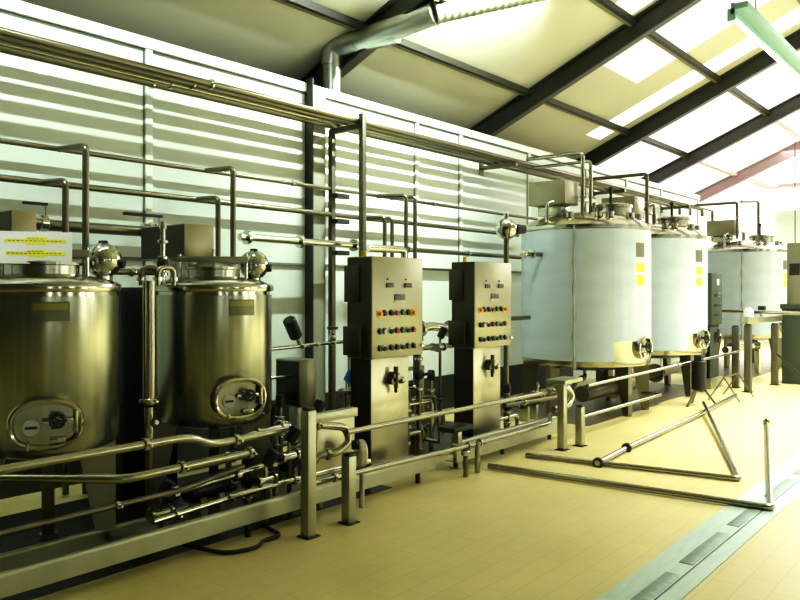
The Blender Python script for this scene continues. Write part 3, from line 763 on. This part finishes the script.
# ------------------------------------------------------------------ pumps, valves and clutter behind the pipes
def pump(label, x, y, z, L=.34, r=.085, rz_=0., m=None):
    t = thing('pump', label, 'pump', (x, y, 0), rz_)
    MB().cyl((0,0,z), (L,0,z), r, 22, bev=.012).build('motor', m or DARK, t)
    MB().cyl((L,0,z), (L+.07,0,z), r*1.15, 24, bev=.01).build('pump_head', SHINE, t)
    MB().tube([(L+.05,0,z), (L+.05,0,z+r+.12)], .022).build('outlet', SHINE, t)
    MB().cyl((L+.05,0,z+r+.06), (L+.05,0,z+r+.085), .036, 16).build('clamp', SHINE, t)
    boxo(.04, .09, -r*.8, r*.8, 0, z-r*.6, .004).build('foot', CHAN, t); boxo(L-.09, L-.04, -r*.8, r*.8, 0, z-r*.6, .004).build('foot', CHAN, t)
    MB().cyl((-.03,0,z), (0,0,z), r*.8, 20, r*.95).build('fan_cover', BLACK, t)
    return t
pump('dark pump with chrome head low beneath the second tank', 2.95, 4.22, .28, .30, .075, R(8))
pump('dark pump on the floor between the two control panels', 5.40, 4.55, .22, .34, .085)
pump('dark pump under the first blue-wrapped tank left side', 8.05, 4.75, .24, .34, .09)
pump('dark pump between the second tank and the first control panel', 3.98, 4.45, .26, .30, .08, R(20))
def valve_tree(label, x, y, h, m=None, blue=False):
    t = thing('valve_manifold', label, 'valve', (x, y, 0))
    MB().cyl((0,0,0), (0,0,h), .026, 12).build('riser', m or PIPE, t)
    for z in (h*.35, h*.6, h*.85):
        MB().cyl((0,0,z-.014), (0,0,z+.014), .042, 16, bev=.004).build('clamp', SHINE, t)
    MB().tube([(-.20,0,h*.48), (0,0,h*.48), (.20,0,h*.48), (.20,0,h*.20)], .022, .05).build('branch', SHINE, t)
    MB().sphere((0,0,h*.72), .055, 16).build('valve_body', DARK, t)
    MB().cyl((0,-.05,h*.72), (0,-.15,h*.74), .014, 8).build('lever', BLUEP if blue else BLACK, t)
    MB().cyl((0,0,h), (0,0,h+.10), .045, 16, .035, .006).build('actuator', BLACK, t)
    return t
valve_tree('left valve manifold with black actuator between the two control panels', 5.75, 4.75, .92)
valve_tree('right valve manifold with blue lever between the two control panels', 6.05, 4.60, .70, None, True)
valve_tree('valve manifold with blue lever right of the second panel pedestal', 7.0, 4.30, .50, None, True)
valve_tree('valve manifold standing left of the first panel pedestal', 4.28, 4.85, .62)
valve_tree('valve manifold in the dark under the second tank', 3.45, 4.25, .36)
fr = thing('pipe_stand', 'rectangular steel pipe stand between the two control panels', 'stand', (5.85, 4.95, 0))
boxo(0, .04, 0, .04, 0, .80, .003).build('upright', PIPED, fr); boxo(.50, .54, 0, .04, 0, .80, .003).build('upright', PIPED, fr)
boxo(.04, .50, 0, .04, .76, .80, .003).build('crossbar', PIPED, fr); boxo(.04, .50, 0, .04, .42, .46, .003).build('crossbar', PIPED, fr)
pipe_run('manifold_pipe', 'bright bundle pipe behind the gap of the control panels, upper', [(5.70, 5.1, 1.10), (6.7, 5.1, 1.20), (7.6, 5.1, 1.10)], .05, SHINE, flanges=((0, .3), (0, .8), (1, .4)))
pipe_run('manifold_pipe', 'dark pipe under the bright one in the gap of the control panels', [(5.6, 5.0, .98), (7.6, 5.0, .98)], .03, PIPED, clamps=((0, .2), (0, .5)))
pipe_run('manifold_pipe', 'horizontal pipe halfway up in the gap of the control panels', [(5.5, 4.85, .62), (6.1, 4.85, .62), (6.1, 4.85, .10)], .026, SHINE, clamps=((0, .6), (1, .3)))
pipe_run('manifold_pipe', 'low bent pipe in the gap of the control panels near the floor', [(5.3, 4.5, .42), (5.9, 4.4, .42), (5.95, 4.4, .12), (6.0, 4.7, .12)], .024, SHINE, clamps=((0, .5),))
va = thing('valve_actuator', 'black slanted actuator on a horizontal valve line beside the second tank', 'valve', (4.90, 5.30, 1.09))
MB().cyl((.02, 0, .0), (-.05, -.02, .10), .02, 10).build('stem', SHINE, va)
MB().cyl((-.03, -.01, .07), (-.16, -.05, .24), .062, 18, bev=.012).build('actuator', BLACK, va)
pipe_run('valve_line', 'horizontal valve line between the second tank and the first control panel', [(4.40, 5.30, 1.06), (5.60, 5.30, 1.085), (5.60, 5.30, 0)], .018, SHINE, clamps=((0, .45), (0, .62), (0, .8)))
va = thing('hand_valve', 'small black topped valve on the valve line left of the first panel', 'valve', (5.36, 5.30, 1.09))
MB().cyl((0,0,0), (0,0,.12), .022, 10).build('stem', SHINE, va); MB().cyl((0,0,.12), (0,0,.15), .055, 16, bev=.006).build('hand_wheel', DARK, va); MB().sphere((0,0,.04), .04, 12).build('valve_body', SHINE, va)
jb = thing('junction_box', 'small steel junction box on a stand between the second tank and first panel', 'box', (4.555, 4.90, 0))
boxo(0, .19, 0, .32, .57, .985, .006).build('box', PANELM, jb)
boxo(-.004, 0, .02, .30, .585, .97).build('side_plate', DARK, jb)  # dark sheet painting the box's unlit side
boxo(.05, .13, .10, .20, 0, .57, .004).build('stand', CHAN, jb)
MB().cyl((-.004, .12, .84), (-.22, .14, .84), .014, 10).build('cable_pipe', SHINE, jb)
MB().cyl((-.10, .12, .67), (-.004, .12, .67), .045, 14).build('cable_gland', BLACK, jb)
pipe_run('low_hose', 'black bent hose below the junction box', [(4.48, 5.05, .66), (4.38, 5.05, .60), (4.36, 5.05, .3), (4.2, 4.9, .03)], .02, BLACK)
struct(boxo(5.5, 12, WY-.05, WY-.02, 0, .45), 'baseboard_right', DARK)  # continues the painted shade along the foot of the wall
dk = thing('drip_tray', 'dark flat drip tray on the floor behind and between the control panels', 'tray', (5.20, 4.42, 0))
boxo(0, .84, 0, 1.3, 0, .004).build('tray', DARK, dk); boxo(.86, 2.3, .05, 1.3, 0, .004).build('tray', DARK, dk)  # dark sheets painting the floor shade behind the panels
def handle_valve(label, x, y, z, ang, m=None, zf=0.):
    t = thing('hand_valve', label, 'valve', (x, y, z), ang)
    MB().cyl((-.07,0,0), (.07,0,0), .03, 14).build('valve_body', SHINE, t)
    for q in (-.07, .07): MB().cyl((q-.012,0,0), (q+.012,0,0), .045, 16, bev=.004).build('clamp', SHINE, t)
    MB().cyl((0,0,.02), (0,0,.11), .014, 10).build('stem', SHINE, t)
    MB().cyl((0,0,.10), (.05,-.03,.20), .04, 16, .045, .008).build('actuator', m or BLACK, t)
    MB().cyl((0,0,zf-z), (0,0,-.02), .016, 8).build('stand', PIPED, t)
    return t
handle_valve('black topped valve highest in the gap between the control panels', 6.40, 4.75, 1.0, R(10))
handle_valve('black topped valve at the right flank of the first control panel', 5.50, 4.80, .95, R(-30))
handle_valve('black topped valve low in the gap near the second panel pedestal', 5.95, 4.95, .50, R(0))
handle_valve('black topped valve low under the second tank beside the chrome pump head', 3.42, 4.02, .30, R(0))
handle_valve('black topped valve behind the taller post left of the first panel', 3.98, 4.12, .56, R(25))
handle_valve('black topped valve on the skid just left of the taller post', 3.66, 4.05, .42, R(0))
handle_valve('black topped valve in the dark beneath the right side of the left tank', 2.72, 4.20, .20, R(0))
handle_valve('blue topped valve behind the first panel near the gantry bracket', 5.30, 5.05, .62, R(0), BLUEP)
pipe_run('manifold_pipe', 'short chrome pipe with clamps left of the taller post', [(3.30, 4.12, .60), (3.75, 4.12, .62), (3.75, 4.30, .62), (3.75, 4.30, .05)], .024, SHINE, clamps=((0, .3), (0, .8), (2, .3)))
pipe_run('floor_hose', 'black thin hose looping on the tiles below the front beam', [(2.75, 4.0, .035), (2.85, 3.72, .014), (3.05, 3.66, .014), (3.16, 3.74, .014), (3.30, 3.72, .014), (3.35, 3.98, .02)], .013, BLACK, cat='hose', bend=.12)
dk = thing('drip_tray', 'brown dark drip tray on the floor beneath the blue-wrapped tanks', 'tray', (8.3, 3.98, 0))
boxo(0, 2.25, 0, 1.7, 0, .004).build('tray', LEGD, dk); boxo(2.27, 4.6, 0.05, 1.7, 0, .004).build('tray', LEGD, dk); boxo(6.3, 9.9, -.1, 1.9, 0, .004).build('tray', LEGD, dk)  # brown sheets painting the tanks' shadow on the floor
valve_tree('tall valve manifold close to the left side of the second panel pedestal', 5.62, 4.42, 1.12, PIPED)
valve_tree('short valve manifold just right of the first panel pedestal', 5.36, 4.35, .60, PIPED)
pipe_run('manifold_pipe', 'grey zigzag pipe in the middle of the gap of the control panels', [(5.25, 4.62, .80), (5.60, 4.62, .80), (5.60, 4.62, .54), (6.05, 4.55, .54), (6.05, 4.55, .28), (5.5, 4.5, .28)], .024, PIPE, clamps=((0, .6), (2, .5), (4, .5)))
pipe_run('manifold_pipe', 'steep grey pipe from the gap of the control panels up to the wall', [(6.25, 4.95, .03), (6.25, 4.95, 1.32), (6.25, 5.9, 1.32)], .026, PIPED, clamps=((0, .4), (0, .75)))
# pipes under big tanks
pipe_run('tank_bottom_pipe', 'fat grey horizontal pipe beneath the first blue-wrapped tank', [(8.75, 4.30, .30), (10.3, 4.30, .30)], .10, PIPED, clamps=((0, .6),), seg=20)
pipe_run('tank_bottom_pipe', 'outlet pipe dropping from the first blue-wrapped tank bottom', [(9.57, 4.65, .55), (9.57, 4.65, .42), (9.0, 4.5, .42), (8.0, 4.1, .36)], .03, PIPE, clamps=((1, .4),))
pipe_run('tank_bottom_pipe', 'grey pipe beneath the second blue-wrapped tank', [(10.9, 4.62, .26), (14.6, 4.62, .28)], .08, PIPED, flanges=((0, .3), (0, .7)), seg=18)
pipe_run('tank_bottom_pipe', 'bright pipe above the floor in front of the far blue-wrapped tank', [(13.9, 4.1, .55), (15.6, 4.0, .55), (15.6, 4.0, .0)], .06, SHINE, flanges=((0, .2), (0, .9)), seg=18)
pipe_run('vertical_pipe', 'vertical dark pipe right of the second panel reaching the wall pipes', [(7.62, 4.9, 0), (7.62, 4.9, 1.25), (8.5, 4.9, 1.25)], .028, PIPED, clamps=((0, .5),))
pipe_run('vertical_pipe', 'slim vertical pipe left of the first panel beside the gantry bracket', [(5.75, 5.42, 0), (5.75, 5.42, 1.05)], .024, PIPED, clamps=((0, .6),))

# ------------------------------------------------------------------ loose pipes lying on the floor
pipe_run('floor_pipe', 'nearest loose steel pipe lying on the tiles, bent to a V over the drain', [(5.74, 3.72, .030), (5.93, 1.43, .030), (9.75, 2.40, .030)], .025, PIPE, bend=.05, flanges=((1, .99),))
pipe_run('floor_pipe', 'second loose pipe on the tiles, bent to a V inside the nearest one', [(6.36, 3.70, .026), (6.69, 1.86, .026), (10.45, 3.36, .09)], .023, PIPE, bend=.05)
pipe_run('floor_pipe', 'third loose pipe on the tiles running under the other pipes toward the tripod', [(6.42, 3.0, .036), (7.25, 3.07, .036), (9.6, 3.18, .036), (11.9, 3.36, .036)], .026, PIPE, flanges=((0, .03), (0, .98)), cm=DARK)
tp = thing('tripod_stand', 'black headed tripod stand at the far end of the loose floor pipes', 'stand', (10.75, 3.52, 0))
MB().cyl((0,0,.22), (0,0,.62), .10, 16, bev=.01).build('head', BLACK, tp)
boxo(-.05, .05, -.05, .05, .62, .70, .006).build('top_block', DARK, tp)
for k in range(3):
    a = R(40+120*k)
    MB().cyl((.05*math.cos(a), .05*math.sin(a), .26), (.24*math.cos(a), .24*math.sin(a), .0), .016, 8).build('leg', PIPED, tp)
tr = thing('trestle', 'low folding trestle of thin bars beyond the tripod stand', 'stand', (11.75, 3.38, 0))
for x in (-.35, .35):
    MB().cyl((x, -.22, 0), (x, 0, .34), .009, 8).build('leg', PIPED, tr); MB().cyl((x, .22, 0), (x, 0, .34), .009, 8).build('leg', PIPED, tr)
MB().cyl((-.38, 0, .34), (.38, 0, .34), .011, 8).build('crossbar', PIPED, tr)

# far right framework
post('near square post of the far pipe frame at the right', 12.66, 3.39, 1.05, None, .05, POSTD)
post('left square post of the far pipe frame behind the near one', 13.10, 3.70, 1.0, None, .05, POSTD)
post('right square post of the far pipe frame beside the right-edge cabinet', 13.90, 3.30, 1.02, None, .05, POSTD)
b = boxo(-.15, 1.5, -.05, .05, 0, .10, .006).build('frame_beam', CHAN); b.location = (12.66, 3.39, 1.072); b.rotation_euler = (0, 0, R(-4)); tag(b, 'pale top beam of the far pipe frame', 'beam')
pipe_run('handrail_pipe', 'bright horizontal pipe from the far control panel to the right edge', [(13.3, 4.07, 1.25), (13.3, 3.9, 1.25), (12.6, 2.2, 1.24)], .03, SHINE)
w = thing('white_canister', 'small white canister on the beam of the far pipe frame', 'canister', (12.72, 3.40, 1.172))
MB().cyl((0,0,0), (0,0,.12), .07, 18, bev=.012).build('body', WHITEP, w); MB().cyl((0,0,.12), (0,0,.15), .04, 14).build('lid', WHITEP, w)
w = thing('black_valve_handle', 'small black valve handle on the beam of the far pipe frame', 'valve', (13.28, 3.345, 1.172))
MB().cyl((0,0,0), (0,0,.05), .03, 12).build('stem', SHINE, w); boxo(-.06, .06, -.05, .05, .05, .17, .01).build('handle', BLACK, w)
pipe_run('leaning_rod', 'thin rod leaning from the far pipe frame to the floor at right', [(13.6, 3.2, .55), (12.3, 2.2, .02)], .014, DARK, cat='rod')
pipe_run('roof_cable', 'thin hanging cable between the far roof and the far tank', [(20.0, 4.3, 5.15), (20.0, 4.3, 2.2)], .012, DARK, cat='cable')

# ------------------------------------------------------------------ lights
def area(name, loc, rot, sx, sy, power, col, spread=PI):
    l = bpy.data.lights.new(name, 'AREA'); l.shape = 'RECTANGLE'; l.size = sx; l.size_y = sy; l.energy = power; l.color = col; l.spread = spread
    o = bpy.data.objects.new(name, l); COL.objects.link(o); o.location = loc; o.rotation_euler = rot
    return o
# fluorescent rows under the roof, parallel to the wall and turned toward it
area('fluorescent_row', (1.5, 4.05, 5.0), (R(60), 0, 0), 4.2, .05, 78, (.88, 1, .88), R(130))
area('fluorescent_row', (7.2, 4.05, 5.0), (R(60), 0, 0), 2.0, .05, 185, (.88, 1, .88), R(120))
area('fluorescent_row', (11.0, -1.5, 5.0), (0, 0, 0), 8, .2, 190, (.95, 1, .88), R(110))
area('fluorescent_uplight', (7.0, .5, 2.6), (PI, 0, 0), 13, 2.5, 85, (.95, 1, .86))  # unseen fill lamp added to brighten the ceiling, no fixture here
area('ridge_daylight', (12.0, .2, 5.8), (R(0), 0, 0), 8, 2.5, 560, (.99, 1, .94), R(105))
area('far_daylight', (21.0, 2.0, 5.0), (0, R(20), 0), 5, 8, 650, (1, .98, .98))

wd = bpy.data.worlds.new('World'); scn.world = wd; wd.use_nodes = True
bg = wd.node_tree.nodes['Background']; bg.inputs['Color'].default_value = (.8, .9, 1, 1); bg.inputs['Strength'].default_value = .6

# ------------------------------------------------------------------ camera
cam = bpy.data.cameras.new('camera'); co = bpy.data.objects.new('camera', cam); COL.objects.link(co)
cam.sensor_width = 36; cam.lens = 760/800*36; cam.shift_y = -10/800
co.location = (0, 0, 1.6); co.rotation_euler = (R(90), 0, R(39.6-90))
cam.clip_start = .05; cam.clip_end = 100
scn.camera = co
scn.view_settings.view_transform = 'Standard'
scn.view_settings.look = 'None'
scn.view_settings.exposure = .2
vs = scn.view_settings
vs.use_curve_mapping = True
cv = vs.curve_mapping.curves[3]
cv.points[0].location = (0, 0); cv.points[-1].location = (1, 1)
for p in ((.04, .024), (.18, .185), (.5, .62), (.75, .88)): cv.points.new(*p)
vs.curve_mapping.update()
